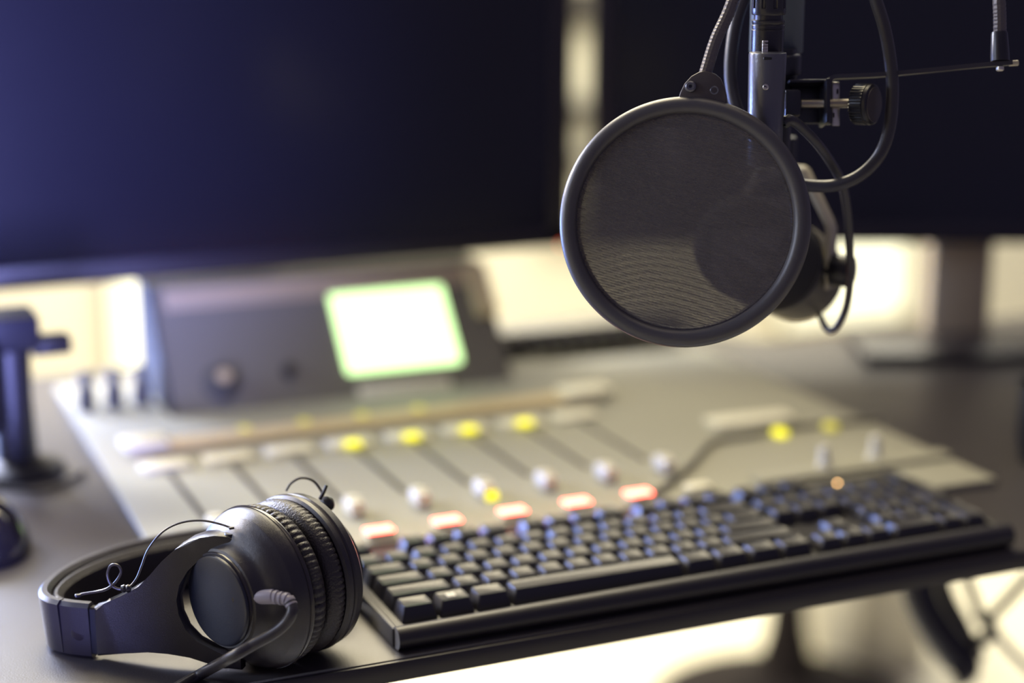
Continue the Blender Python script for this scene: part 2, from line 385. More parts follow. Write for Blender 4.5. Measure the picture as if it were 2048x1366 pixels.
b = bmesh.new(); lathe(b, [(0.006, 0), (0.006, 0.0012), (0, 0.0015)], bp(0.345, 0.022, 0.0205), bn, 24); obj('knob_cap', b, M['strip'], k)
b = bmesh.new(); lathe(b, [(0.006, 0), (0.0055, 0.008), (0, 0.009)], bp(0.405, 0.026, 0.006), bn, 24); obj('small_knob', b, M['slot'], br)
b = bmesh.new(); box(b, bp(0.602, 0.088, 0.010), (0.020, 0.055, 0.010), 0.003, BR); obj('end_plate', b, M['strip'], br)

b = bmesh.new(); box(b, bp(0.455, 0.106, 0.0075), (0.290, 0.022, 0.003), 0.001, BR); obj('upper_trim', b, M['pillar'], br)
# dark ribbed panel behind the console, right of the meter bridge
t = thing('patch_panel', 'low dark ribbed panel at the back of the console under the screen gap', 'patch panel', (0.73, 1.49, 0.006))
b = bmesh.new(); box(b, (0.728, 1.515, 0.0180), (0.205, 0.055, 0.023), 0.003); obj('panel_body', b, M['console_d'], t)
for i in range(12):
    b = bmesh.new(); box(b, (0.637+0.0165*i, 1.483, 0.017), (0.006, 0.012, 0.016), 0.001); obj('rib', b, M['slot'], t)

# grey cable lying across the console
b = bmesh.new(); tube(b, [on_z(1760, 838, 0.009), on_z(1600, 852, 0.009), on_z(1500, 870, 0.009), on_z(1425, 884, 0.009), on_z(1385, 925, 0.009), on_z(1330, 972, 0.009), on_z(1270, 1005, 0.009)], 0.0022, 12)
tag(obj('console_cable', b, M['console_d']), 'grey cable curving across the right part of the mixing console', 'cable')

# ================================================================== MONITORS
def monitor(name, label, x0, y0, x1, y1, z0, h, led=None):
    a = V((x0, y0, 0)); c = V((x1, y1, 0)); ux = (c-a).normalized(); w_ = (c-a).length; n = ux.cross(V((0, 0, 1)))   # n faces the viewer
    R = Matrix((ux, V((0, 0, 1)), n)).transposed(); o = (a+c)/2
    t = thing(name, label, 'monitor', (o.x, o.y, z0))
    cc = lambda u, v, d: o + ux*u + V((0, 0, z0+v)) + n*d
    b = bmesh.new(); box(b, cc(0, h/2, -0.022), (w_-0.004, h-0.004, 0.034), 0.006, R); obj('back_cover', b, M['bezel'], t)
    b = bmesh.new(); bz = 0.019
    box(b, cc(0, bz/2, 0), (w_, bz, 0.012), 0.0015, R); box(b, cc(0, h-bz/2, 0), (w_, bz, 0.012), 0.0015, R)
    box(b, cc(-w_/2+bz/2, h/2, 0), (bz, h, 0.012), 0.0015, R); box(b, cc(w_/2-bz/2, h/2, 0), (bz, h, 0.012), 0.0015, R)
    obj('bezel', b, M['bezel'], t)
    b = bmesh.new(); box(b, cc(0, h/2, 0.000), (w_-2*bz+0.002, h-2*bz+0.002, 0.006), 0, R); obj('screen', b, M['screen'], t, smooth=False)
    if led:
        b = bmesh.new(); lathe(b, [(0.0016, 0), (0.0016, 0.001), (0, 0.0014)], cc(w_/2+led[0], led[1], 0.006), n, 12); f = obj('power_light', b, M['redled'], t); f['label'] = 'red power light in the lower corner'
    return t, cc, R
m1, cc1, R1 = monitor('monitor', 'large dark monitor with a blue glow across its left side', 0.150, 1.50, 0.704, 1.50, 0.108, 0.39, led=(-0.0085, 0.0018))
b = bmesh.new(); box(b, (0.40, 1.575, 0.055), (0.055, 0.03, 0.107), 0.004); box(b, (0.40, 1.56, 0.16), (0.09, 0.06, 0.07), 0.004); obj('stand', b, M['bezel'], m1)
m2, cc2, R2 = monitor('monitor', 'dark monitor on the right, angled towards the viewer, behind the microphone', 0.731, 1.50, 1.30, 1.254, 0.108, 0.39)
p0 = V((1.022, 1.41, 0))
b = bmesh.new(); Rz = Matrix.Rotation(math.atan2(-0.246, 0.569), 3, 'Z')
box(b, V((1.085, 1.395, 0.10)), (0.062, 0.035, 0.19), 0.006, Rz); st = obj('stand', b, M['pillar'], m2); st['label'] = 'tan upright pillar below the screen'
b = bmesh.new(); box(b, V((1.06, 1.36, 0.006)), (0.20, 0.12, 0.012), 0.004, Rz); obj('stand_foot', b, M['edge'], m2)

# ================================================================== LEFT SIDE OF THE DESK
t = thing('camera_stand', 'dark navy tabletop stand with a square head and side clamp, left of the console', 'stand', (0.165, 1.33, 0))
sb = V((0.160, 1.33, 0))
b = bmesh.new(); lathe(b, [(0.036, 0), (0.034, 0.006), (0.020, 0.010), (0.016, 0.012), (0.014, 0.06), (0.015, 0.098), (0.012, 0.1)], sb, (0, 0, 1), 32); obj('post', b, M['navy'], t)
b = bmesh.new(); box(b, sb+V((-0.022, 0, 0.112)), (0.085, 0.045, 0.028), 0.004); hd = obj('head', b, M['navy'], t)
b = bmesh.new(); box(b, sb+V((0.030, 0, 0.098)), (0.030, 0.022, 0.014), 0.003); obj('clamp_knob', b, M['black'], hd)
b = bmesh.new(); box(b, sb+V((-0.028, -0.02, 0.075)), (0.030, 0.030, 0.07), 0.004); obj('grip', b, M['black'], t)
t = thing('computer_mouse', 'glossy black mouse cut by the left edge of the view', 'mouse', (0.108, 1.175, 0))
b = bmesh.new(); bmesh.ops.create_uvsphere(b, u_segments=40, v_segments=24, radius=1)
for v in b.verts:
    z = v.co.z; v.co = V((v.co.x*0.034*(1-0.12*v.co.y), v.co.y*0.056, max(z, -0.02)*0.038*(1-0.15*v.co.y)))
bmesh.ops.rotate(b, verts=b.verts, matrix=Matrix.Rotation(math.radians(12), 3, 'Z')); bmesh.ops.translate(b, verts=b.verts, vec=V((0.108, 1.175, 0.001)))
obj('shell', b, M['mouse'], t)
b = bmesh.new(); lathe(b, [(0.007, -0.003), (0.008, -0.0015), (0.008, 0.0015), (0.007, 0.003)], (0.100, 1.212, 0.0275), (1, 0.2, 0), 24); obj('scroll_wheel', b, M['cable'], t)
b = bmesh.new(); tube(b, [(0.098, 1.225, 0.010), (0.10, 1.26, 0.0024), (0.13, 1.29, 0.0024), (0.17, 1.27, 0.0024), (0.205, 1.30, 0.0024)], 0.0018, 10); obj('mouse_cord', b, M['cable'], t)
# right edge
t = thing('mug', 'dark mug standing on the desk at the right edge of the view', 'mug', (0.905, 1.03, 0))
b = bmesh.new(); lathe(b, [(0.026, 0), (0.030, 0.002), (0.033, 0.02), (0.034, 0.060), (0.0335, 0.062), (0.031, 0.060), (0.030, 0.006), (0, 0.005)], (0.912, 1.035, 0), (0, 0, 1), 40); obj('cup', b, M['navy'], t)
b = bmesh.new(); tube(b, [(0.944, 1.028, 0.048), (0.966, 1.020, 0.046), (0.972, 1.018, 0.030), (0.962, 1.020, 0.016), (0.943, 1.027, 0.014)], 0.004, 10); obj('handle', b, M['navy'], t)

# ================================================================== UNDER THE DESK
q = on_z(1568, 1425, FZ); q.z = FZ
t = thing('stool', 'dark round-footed stool standing on the bright floor below the desk edge', 'stool', q)
b = bmesh.new(); lathe(b, [(0.20, 0), (0.20, 0.012), (0.15, 0.03), (0.045, 0.07), (0.030, 0.13), (0.020, 0.24), (0.017, 0.46), (0.0, 0.46)], q, (0, 0, 1), 48); obj('pedestal', b, M['brown'], t)
b = bmesh.new(); lathe(b, [(0.0, 0.46), (0.15, 0.46), (0.165, 0.475), (0.165, 0.505), (0.15, 0.52), (0, 0.525)], q, (0, 0, 1), 48); obj('seat', b, M['brown'], t)
t = thing('floor_cabinet', 'grey upright cabinet on the floor seen below the desk edge', 'cabinet', (1.585, 2.2, FZ))
b = bmesh.new(); box(b, (1.555, 2.20, FZ+0.16), (0.13, 0.2, 0.32), 0.004); obj('cabinet_body', b, M['grey'], t)
b = bmesh.new(); box(b, (1.555, 2.097, FZ+0.16), (0.11, 0.008, 0.27), 0.002); d = obj('door', b, M['grey'], t)
b = bmesh.new(); box(b, (1.515, 2.088, FZ+0.20), (0.012, 0.012, 0.08), 0.002); obj('handle', b, M['brown'], d)
def hang(name, pts, r, label, m='cable'):
    b = bmesh.new(); tube(b, pts, r, 12); return tag(obj(name, b, M[m]), label, 'cable', None)
hang('hanging_cable', [at(1835, 1130, 1.5), at(1838, 1190, 1.5), at(1860, 1240, 1.5), at(1895, 1290, 1.5), at(1925, 1330, 1.5), at(1900, 1345, 1.5)], 0.016, 'thickest black cable loom hanging under the right end of the desk', 'black')
hang('hanging_cable', [at(1868, 1130, 1.56), at(1880, 1190, 1.56), at(1910, 1250, 1.56), at(1945, 1320, 1.56)], 0.013, 'black cable loom crossing beside the thickest one under the desk', 'black')
hang('hanging_cable', [at(1920, 1120, 1.5), at(1945, 1190, 1.5), at(1968, 1240, 1.5), at(2000, 1215, 1.5), at(2060, 1150, 1.5)], 0.0045, 'thin black cable dipping in a V under the right end of the desk')
hang('hanging_cable', [at(1955, 1225, 1.5), at(1985, 1262, 1.5), at(1950, 1290, 1.5), at(1920, 1330, 1.5)], 0.006, 'short dark cable knotted below the V-shaped one')
hang('hanging_cable', [at(1975, 1240, 1.5), at(2010, 1290, 1.5), at(2070, 1350, 1.5)], 0.004, 'thin grey cable running down to the lower right corner', 'grey')

# ================================================================== HEADPHONES
AX = V((0.913, 0.407, 0)); N0 = V((0.2351, 0.9076, 0.0472)); BX = V((-0.407, 0.913, 0)); ZZ = V((0, 0, 1))
hp = thing('headphones', 'black over-ear headphones lying on the desk left of the keyboard', 'headphones', (0.20, 0.95, 0))
def hl(prof, name, m, parent, seg=96, mod=None, closed=False, angle=40):
    b = bmesh.new(); lathe(b, [(r, h) for r, h in prof], N0, AX, seg, mod, closed); return obj(name, b, M[m], parent, angle=angle)
ec = hl([(0.0, -0.0255), (0.0272, -0.0255), (0.0288, -0.0245), (0.0298, -0.0225), (0.0318, -0.0190), (0.034, -0.0175), (0.0375, -0.0155), (0.0405, -0.0120),
         (0.0432, -0.0090), (0.0440, -0.0082), (0.0452, -0.0050), (0.0463, -0.0035), (0.0468, -0.0010), (0.0468, 0.0008), (0.0450, 0.0022), (0.0, 0.0022)], 'ear_cup', 'phone', hp, angle=30)
hl([(0.0455, -0.0012), (0.0472, -0.0010), (0.0475, 0.0002), (0.0472, 0.0014), (0.0455, 0.0016)], 'rim', 'phone_gloss', ec, closed=True)
hl([(0, -0.0292), (0.0240, -0.0292), (0.0255, -0.0286), (0.0260, -0.0275), (0.0260, -0.0258), (0.0, -0.0258)], 'ear_cap', 'cap', ec, 96)['label'] = 'dark blue oval-looking end cap'
hl([(0.0261, -0.0268), (0.0272, -0.0268), (0.0276, -0.0260), (0.0274, -0.0250), (0.0261, -0.0250)], 'cap_ring', 'phone_gloss', ec, closed=True)
def pleat(nfold, amp):
    def f(r, h, t):
        s = abs(math.sin(nfold*t + 0.6*math.sin(5*t))) ** 0.6
        wgt = 1.0 if h < 0.010 else max(0.0, 1-(h-0.010)/0.004)
        return (r - amp*(1-s)*wgt*(1 if r > 0.03 else 0), h)
    return f
padp = [(0.030, 0.0030), (0.0430, 0.0026), (0.0455, 0.0040), (0.0463, 0.0065), (0.0460, 0.0090), (0.0445, 0.0120), (0.0415, 0.0142), (0.0370, 0.0148), (0.0320, 0.0135), (0.0300, 0.0100)]
hl(padp, 'ear_pad', 'leather', hp, 400, pleat(34, 0.0013), True, angle=80)['label'] = 'pleated leatherette ear pad of the near cup'
hl([(r*0.985 if r > .031 else r, 0.0300-h) for r, h in padp], 'ear_pad', 'leather', hp, 400, lambda r, h, t: (r-0.0008*(1-abs(math.sin(40*t))**0.6)*(1 if h > 0.022 and r > .03 else 0), h), True, angle=80)
hl([(0.0, 0.0080), (0.0312, 0.0080), (0.0312, 0.0215), (0.0, 0.0215)], 'ear_foam', 'foam', hp)
fc = hl([(0.0, 0.0272), (0.0445, 0.0272), (0.0462, 0.0285), (0.0464, 0.0310), (0.0450, 0.0335), (0.0457, 0.0345), (0.0450, 0.0390), (0.0420, 0.0420), (0.0370, 0.0450), (0.0310, 0.0480), (0.0300, 0.0530), (0.0, 0.0530)], 'ear_cup', 'phone', hp, angle=30)
# yoke that grips the near cup: an upright fork
P0 = N0 - AX*0.018; UU = V((-0.80993, 0.58653, 0)); NN = UU.cross(ZZ); P0 = V((P0.x, P0.y, 0)) + NN*0.0034
out_top = [(0.084, 0.0330), (0.0770, 0.0345), (0.0646, 0.0410), (0.0560, 0.0480), (0.0487, 0.0555), (0.0410, 0.0645), (0.0329, 0.0720), (0.0250, 0.0775), (0.0177, 0.0806), (0.0090, 0.0825), (0.0010, 0.0825), (-0.004, 0.0800)]
in_hole = [(-0.004, 0.0735), (0.0030, 0.0745), (0.0110, 0.0735), (0.0190, 0.0690), (0.0270, 0.0610), (0.0325, 0.0520), (0.0348, 0.0420), (0.0338, 0.0330), (0.0300, 0.0240), (0.0230, 0.0170), (0.0150, 0.0135), (0.0060, 0.0115), (-0.004, 0.0105)]
out_bot = [(-0.004, 0.0030), (0.0060, 0.0035), (0.0160, 0.0055), (0.0268, 0.0080), (0.0400, 0.0090), (0.0520, 0.0088), (0.0680, 0.0065), (0.084, 0.0030)]
b = bmesh.new(); prism(b, out_top+in_hole+out_bot, P0, UU, ZZ, 0.0085, 0.0016)
for v in b.verts:      # the shoulder of the fork is thicker than its ends
    q = v.co-P0; u = q.dot(UU)
    if q.dot(NN) > 0 and q.z > 0.045: v.co += NN*0.0055*max(0.0, 1-((u-0.036)/0.046)**2)
yk = obj('yoke', b, M['phone'], hp, angle=35); yk['label'] = 'forked yoke arm around the near cup'
b = bmesh.new(); lathe(b, [(0.0036, 0), (0.0036, 0.006), (0.0030, 0.0072), (0, 0.0072)], P0+V((0, 0, 0.0760))+UU*0.001, (0, 0, 1), 20); obj('pivot', b, M['black'], yk)
# band; a 2-D path of its outer face
seg_in = -0.0085
def strap(path, name, m, h0=0.0008, h1=0.0355, t=seg_in, flare=-0.006, rnd=0.0022, parent=hp):
    b = bmesh.new(); sweep(b, path, h0, h1, t, flare, True, rnd); return obj(name, b, M[m], parent, angle=35)

def uvp(u, off=0.0): q = P0 - NN*0.0034 + UU*u + NN*off; return (q.x, q.y)
strap([uvp(0.0815, 0.0004), uvp(0.0845, 0.0004), uvp(0.0880, 0.0004)], 'slider_strip', 'gap', 0.0035, 0.0322, -0.0052, 0.0, 0.0008)
blk = strap([uvp(0.0872), uvp(0.0930), uvp(0.0990, 0.0002), uvp(0.1050, 0.0010)], 'slider_housing', 'phone', 0.0006, 0.0348, -0.0080, -0.002)
b = bmesh.new(); q = uvp(0.0945); lathe(b, [(0.0048, -0.0006), (0.0048, 0.0005), (0.0042, 0.0009), (0, 0.0009)], (q[0], q[1], 0.0165), -NN, 32); obj('screw_cover', b, M['phone_gloss'], blk)
band_path = [uvp(0.1053, 0.0010), (0.1296, 0.9690), (0.1272, 0.9775), (0.1285, 0.9880), (0.1335, 0.9995), (0.1430, 1.0130), (0.1590, 1.0275), (0.1840, 1.0410), (0.2150, 1.0480), (0.2460, 1.0490), (0.2720, 1.0440)]
bd = strap(band_path, 'headband', 'phone', 0.0006, 0.0352, -0.0075, -0.003)
pad_path = []
for k, (x, y) in enumerate(band_path): pad_path.append((x, y))
def inner(path, d):
    out = []
    for k in range(len(path)):
        a, c = V((*path[max(k-1, 0)], 0)), V((*path[min(k+1, len(path)-1)], 0)); T = (c-a).normalized()
        out.append((path[k][0]+T.y*d, path[k][1]-T.x*d))
    return out
strap(inner(band_path[1:-1], 0.0065), 'headband_padding', 'leather', 0.0020, 0.0325, -0.0075, -0.003, 0.003, parent=bd)
strap([(0.2720, 1.0440), (0.2900, 1.0360), (0.3050, 1.0200), (0.3130, 0.9950), (0.3100, 0.9700), (0.3020, 0.9560)], 'far_arm', 'phone', 0.004, 0.036, lambda s: -0.0070, 0.0, 0.002)
# far fork: a half ring behind the far cup
b = bmesh.new(); fcn = N0 + AX*0.0500; pts = []
for k in range(13):
    a = math.radians(-90+15*k); pts.append(fcn + BX*0.0405*math.cos(a)*1.0 + ZZ*0.0405*math.sin(a) - AX*0.012*(1-abs(math.cos(a))))
tube(b, pts, 0.0036, 12); obj('yoke', b, M['phone'], hp)
# plug and the wires on the cup
sk = at(497, 1195, 0.9555); pe = at(548, 1193, 0.9490); pf = at(577, 1200, 0.9450); d = (pe-sk)
b = bmesh.new(); lathe(b, [(0.0048, -0.004), (0.0052, 0), (0.0048, 0.0007), (0.0040, 0.0007)], sk, d, 28); lathe(b, [(0.004, -0.008), (0.004, 0.0005), (0, 0.0005)], sk, d, 20); obj('jack_socket', b, M['phone_gloss'], ec)
cb = thing('headphone_cable', 'grey-black cable plugged into the headphones and running off the bottom edge', 'cable', on_z(400, 1350, 0))
b = bmesh.new(); L = d.length
lathe(b, [(0.0030, 0.0002), (0.0036, 0.0010), (0.0039, 0.003), (0.0041, L*0.95), (0.0038, L), (0, L)], sk, d, 28)
for sgn in (-0.0012, 0.0, 0.0012): pass
pl = obj('plug', b, M['plug'], cb); pl['label'] = 'light grey plug'
b = bmesh.new(); dd = (pf-pe); prof = []
for k in range(5):
    h = k*0.0021; prof += [(0.0039-0.00016*k, h), (0.0040-0.00016*k, h+0.0011), (0.0029, h+0.0014), (0.0029, h+0.0020)]
tube(b, [pe-d*0.05, pe+dd*0.5, pf, at(584, 1212, 0.9435)], 0.0038, 20, n=14, rf=lambda s: 0.0040-0.0007*s-0.0007*(1 if math.sin(s*32) > 0.2 else 0)); obj('strain_relief', b, M['plug'], cb)
b = bmesh.new(); z = 0.0033
tube(b, [at(577, 1201, 0.9448), at(584, 1213, 0.9433), at(583, 1228, 0.942), at(570, 1248, 0.943), at(545, 1268, 0.944), at(505, 1290, 0.945), at(460, 1316, 0.946), on_z(400, 1349, z+0.0005), on_z(340, 1384, z), on_z(250, 1440, z)], 0.0032, 16, n=12)
obj('cord', b, M['cable'], cb)
wr = [(252, 1176, .9800), (262, 1171, .9795), (274, 1155, .980), (284, 1130, .979), (297, 1098, .978), (325, 1064, .976), (360, 1046, .974), (400, 1041, .971), (436, 1047, .968), (466, 1057, .9655)]
b = bmesh.new(); tube(b, [at(*q) for q in wr], 0.0006, 8); box(b, at(463, 1056, .9657), (0.003, 0.0018, 0.0015), 0.0004); obj('cup_wire', b, M['wire'], hp)
wr = [(153, 1191, .988), (170, 1187, .987), (195, 1183, .985), (215, 1177, .982), (232, 1163, .979), (242, 1145, .977), (236, 1131, .977), (222, 1131, .978), (215, 1148, .980), (221, 1168, .981), (236, 1178, .981), (252, 1177, .981)]
b = bmesh.new(); tube(b, [at(*q) for q in wr], 0.0008, 8); obj('looped_wire', b, M['wire'], hp)
b = bmesh.new(); box(b, at(156, 1191, .987), (0.0035, 0.003, 0.002), 0.0007); obj('wire_exit', b, M['black'], hp)
b = bmesh.new(); lathe(b, [(0, -0.0028), (0.0018, -0.0026), (0.0024, -0.001), (0.0018, 0), (0.0024, 0.001), (0.002, 0.0026), (0, 0.0028)], at(252, 1177, .9795), RT, 16); obj('wire_clip', b, M['black'], hp)
b = bmesh.new(); tube(b, [at(*q) for q in ((572, 982, 1.02), (583, 966, 1.02), (603, 956, 1.02), (626, 962, 1.02), (642, 982, 1.02), (648, 1000, 1.015))], 0.0007, 8)
tube(b, [at(640, 998, 1.012), at(647, 985, 1.01), at(653, 970, 1.01)], 0.0011, 8); obj('looped_wire', b, M['wire'], hp)
b = bmesh.new(); lathe(b, [(0, -0.0045), (0.0035, -0.0035), (0.0042, 0), (0.0030, 0.0035), (0, 0.0045)], at(655, 1008, 1.016), (0.6, 0.5, -0.6), 20); obj('arm_hinge', b, M['black'], hp)

# ================================================================== MICROPHONE AND ITS MOUNT
D0 = 0.99
def cyl(bm, a, c, r, seg=40, bev=0.0006):
    h = (c-a).length; lathe(bm, [(0, 0), (r-bev, 0), (r, bev), (r, h-bev), (r-bev, h), (0, h)], a, c-a, seg)
def vtube(bm, px0, py0, py1, d, prof, seg=48):
    """prof: list of (pixel radius, pixel y) turned into metres at depth d, standing upright"""
    k = d/FPX; p = at(px0, py1, d); lathe(bm, [(r*k, (py1-y)*k/math.cos(PITCH)) for r, y in prof], p, (0, 0, 1), seg)
# boom arm end
ba = thing('boom_arm', 'grey-teal boom arm tube coming down behind the black connector', 'boom arm', at(1552, 105, 1.03))
b = bmesh.new(); vtube(b, 1552, 0, 105, 1.035, [(0, 105), (52, 105), (53, 102), (53, -420), (0, -420)]); obj('arm_tube', b, M['teal'], ba)
b = bmesh.new(); vtube(b, 1550, 0, 300, 1.035, [(0, 300), (30, 300), (30, 162), (36, 162), (38, 158), (38, 155), (45, 153), (46, 150), (46, 120), (43, 116), (36, 114), (36, 104), (0, 104)]); obj('end_rod', b, M['black'], ba)
# microphone yoke tube + connector
tb = thing('microphone_mount', 'satin grey tube with a black connector pushed in from above, holding the microphone', 'microphone mount', at(1530, 240, D0))
b = bmesh.new(); vtube(b, 1528, 0, 330, D0, [(0, 330), (33, 330), (35, 326), (35.5, 240), (37.5, 118), (36.5, 114), (33, 113), (0, 113)])
tt = obj('mount_tube', b, M['tube'], tb)
FH = V((FW.x, FW.y, 0)).normalized()
def on_tube(px0, py0, d, r, px, y):
    """a point on the near side of an upright tube of radius r whose axis passes (px0, py0)"""
    c_ = at(px0, py0, d) + V((0, 0, (py0-y)*d/FPX/math.cos(PITCH))); dx = (px-px0)*d/FPX
    return c_ + RT*dx - FH*math.sqrt(max(0, r*r-dx*dx))
b = bmesh.new(); q = on_tube(1528, 330, D0, 0.0104, 1521, 176); lathe(b, [(0, -0.001), (0.0017, -0.001), (0.0017, 0.0003), (0.0014, 0.0006), (0, 0.0006)], q, -FW, 20); sc_ = obj('screw', b, M['silver'], tt)
b = bmesh.new(); box(b, q - FW*0.0006, (0.0028, 0.0005, 0.0005), 0, Matrix.Rotation(math.radians(30), 3, 'Y')); obj('screw_slot', b, M['gap'], sc_)
b = bmesh.new(); q = on_tube(1528, 330, D0, 0.0103, 1523, 122); R_ = Matrix((RT, UP, -FW)).transposed(); box(b, q, (0.0048, 0.0018, 0.0012), 0.0006, R_); obj('locking_slot', b, M['gap'], tt)
b = bmesh.new()
def flute(r, h, t): return (r - (0.0009 if (math.cos(8*t) > 0.55 and r > 0.0088) else 0), h)
k = D0/FPX; p = at(1534, 112, D0-0.0005)
def yy(y): return (112-y)*k/math.cos(PITCH)
xc = bmesh.new(); lathe(xc, [(r*k, yy(y)) for r, y in [(0, 112), (31.5, 112), (32.5, 109), (32.5, 62), (31.5, 61), (31.5, 59.5), (32.5, 58.5), (32.5, 53), (31.5, 52), (31.5, 50.5), (32.5, 49), (33, 44), (32, 42.5), (28.5, 42), (28.5, 32), (0, 32)]], p, (0, 0, 1), 48)
b.free(); cx = obj('connector_shell', xc, M['xlr'], tb, angle=30)
b = bmesh.new(); lathe(b, [(0, yy(33)), (32.5*k, yy(33)), (34*k, yy(30)), (34*k, yy(20)), (34*k, yy(19)), (33*k, yy(-60)), (0, yy(-60))], p, (0, 0, 1), 96, lambda r, h, t: (r-(0.0008 if math.cos(9*t+1.1) > 0.62 and yy(19.5) < h else 0), h)); obj('connector_boot', b, M['xlr'], tb, angle=30)
b = bmesh.new()
for i in range(5): box(b, on_tube(1534, 112, D0-0.0005, 0.0099, 1525, 82+6.2*i), (0.0031, 0.0012, 0.0011), 0.0003, R_)
box(b, on_tube(1534, 112, D0-0.0005, 0.0093, 1525, 95), (0.0033, 0.0089, 0.0012), 0.0003, R_)
lt = obj('release_latch', b, M['silver'], cx); lt['label'] = 'ribbed silver latch'
# clamp
cp = thing('filter_clamp', 'black screw clamp with a knurled knob and long wire arm holding the pop filter', 'clamp', at(1640, 205, 1.01))
DC = 1.012
def pb(bm, x0, y0, x1, y1, d, th, bev=0.0006):
    a, c = at(x0, y0, d), at(x1, y1, d); s = V(((c-a).dot(RT), abs((c-a).dot(UP)), th)); box(bm, (a+c)/2, s, bev, R_)
b = bmesh.new(); pb(b, 1574, 163, 1664, 247, DC+0.012, 0.003); pb(b, 1645, 163, 1653, 250, DC, 0.025); pb(b, 1574, 163, 1652, 169, DC+0.004, 0.018)
obj('clamp_body', b, M['black'], cp)
b = bmesh.new(); pb(b, 1566, 181, 1600, 234, DC-0.002, 0.013, 0.002); obj('clamp_pad', b, M['black'], cp)
b = bmesh.new()
def threaded(bm, x0, x1, y, d, r, pitch=0.0009):
    a, c = at(x0, y, d), at(x1, y, d); L = (c-a).length; n = int(L/pitch); prof = [(0, 0)]
    for i in range(n): prof += [(r, (i+0.1)*pitch), (r*0.82, (i+0.6)*pitch)]
    prof += [(0, L)]; lathe(bm, prof, a, c-a, 24)
threaded(b, 1596, 1716, 207, DC-0.002, 0.0027); obj('screw', b, M['silver'], cp, angle=15)
b = bmesh.new(); pb(b, 1664, 164, 1679, 252, DC+0.002, 0.0012); spl = obj('slide_plate', b, M['silver'], cp); spl['label'] = 'bright bare-metal plate'
b = bmesh.new(); pb(b, 1674, 178, 1677, 187, DC+0.0008, 0.0008, 0); pb(b, 1666, 226, 1669, 235, DC+0.0008, 0.0008, 0); obj('plate_slot', b, M['gap'], spl)
b = bmesh.new(); ka, kc = at(1712, 208, DC-0.002), at(1748, 209, DC-0.0085)
rk = 41*DC/FPX; Lk = (kc-ka).length
lathe(b, [(0, 0), (rk*0.94, 0), (rk, 0.0008), (rk, Lk*0.72), (rk*0.97, Lk*0.74), (rk*1.0, Lk*0.80), (rk*0.98, Lk*0.94), (rk*0.90, Lk), (0, Lk)], ka, kc-ka, 180, lambda r, h, t: (r-(0.0011 if (math.sin(36*t) > 0 and h < Lk*0.72 and r > rk*0.9) else 0), h))
kn = obj('knob', b, M['black'], cp, angle=25)
b = bmesh.new(); lathe(b, [(0, 0), (rk*0.84, 0), (rk*0.82, 0.0005), (0, 0.0005)], kc, kc-ka, 60); obj('knob_face', b, M['bracket'], kn)
b = bmesh.new()
def ribbon(bm, pts, wd, th):
    P = spline([at(*q) for q in pts], 8); rings = []
    for i, p in enumerate(P):
        T = (P[min(i+1, len(P)-1)]-P[max(i-1, 0)]).normalized(); W = FW; n = T.cross(W).normalized(); W = n.cross(T)
        rings.append([bm.verts.new(p+W*a*wd/2+n*c*th/2) for a, c in ((-1, -1), (1, -1), (1, 1), (-1, 1))])
    for a, c in zip(rings, rings[1:]):
        for k_ in range(4): bm.faces.new((a[k_], a[(k_+1) % 4], c[(k_+1) % 4], c[k_]))
    bm.faces.new(rings[0]); bm.faces.new(rings[-1])
ribbon(b, [(1658, 249, DC), (1657, 210, DC), (1657, 175, DC), (1659, 162, DC), (1668, 155, DC), (1700, 153, DC-.002), (1760, 150, DC-.006), (1850, 142, DC-.010), (1950, 132, DC-.014), (2024, 126, DC-.017)], 0.006, 0.0024)
arm = obj('wire_arm', b, M['cable'], cp)
b = bmesh.new(); ca = at(2017, 127, DC-.017); cyl(b, ca, at(2037, 126, DC-.0175), 0.0017, 16, 0.0004); ec_ = obj('arm_tip', b, M['beige'], arm); ec_['label'] = 'pale end tip'
b = bmesh.new(); gx = at(2000, 128, DC-.017); cyl(b, gx - UP*0.004, gx - UP*0.001, 0.0022, 16); obj('arm_screw', b, M['silver'], arm)
# gooseneck: from the end of the arm up, over and down to the pop filter
pf_ = thing('pop_filter', 'round black mesh pop filter hanging from a metal gooseneck in front of the microphone', 'pop filter', at(1368, 443, 0.97))
DP = 0.970
b = bmesh.new()
lathe(b, [(0, 0), (0.0053, 0), (0.0053, 0.004), (0.0046, 0.0155), (0.0042, 0.0165), (0, 0.0165)], at(2000, 122, DC-.017), UP*0.96+RT*-0.02, 24); obj('gooseneck_sleeve', b, M['black'], pf_)
gp = [at(2000, 70, DC-.017), at(1998, 0, DC-.017), at(1985, -160, 1.0), at(1930, -330, 1.0), at(1800, -450, .995), at(1660, -440, .99), at(1560, -330, .985), at(1510, -160, .98), at(1466, 0, .975), at(1432, 80, .972), at(1409, 152, .970)]
b = bmesh.new(); P = spline(gp, 60); P2 = [P[0]]
for q in P[1:]:
    if (q-P2[-1]).length > 0.00055: P2.append(q)
tube(b, P2, 0.0037, 12, smooth=False, rf=lambda s: 0.0037)
# ribbing: every third ring slightly smaller
for i, v in enumerate(b.verts):
    r_ = i//12
    if r_ < len(P2) and r_ % 3 == 2: v.co = P2[r_] + (v.co-P2[r_])*0.95
obj('gooseneck', b, M['neck'], pf_, angle=20)
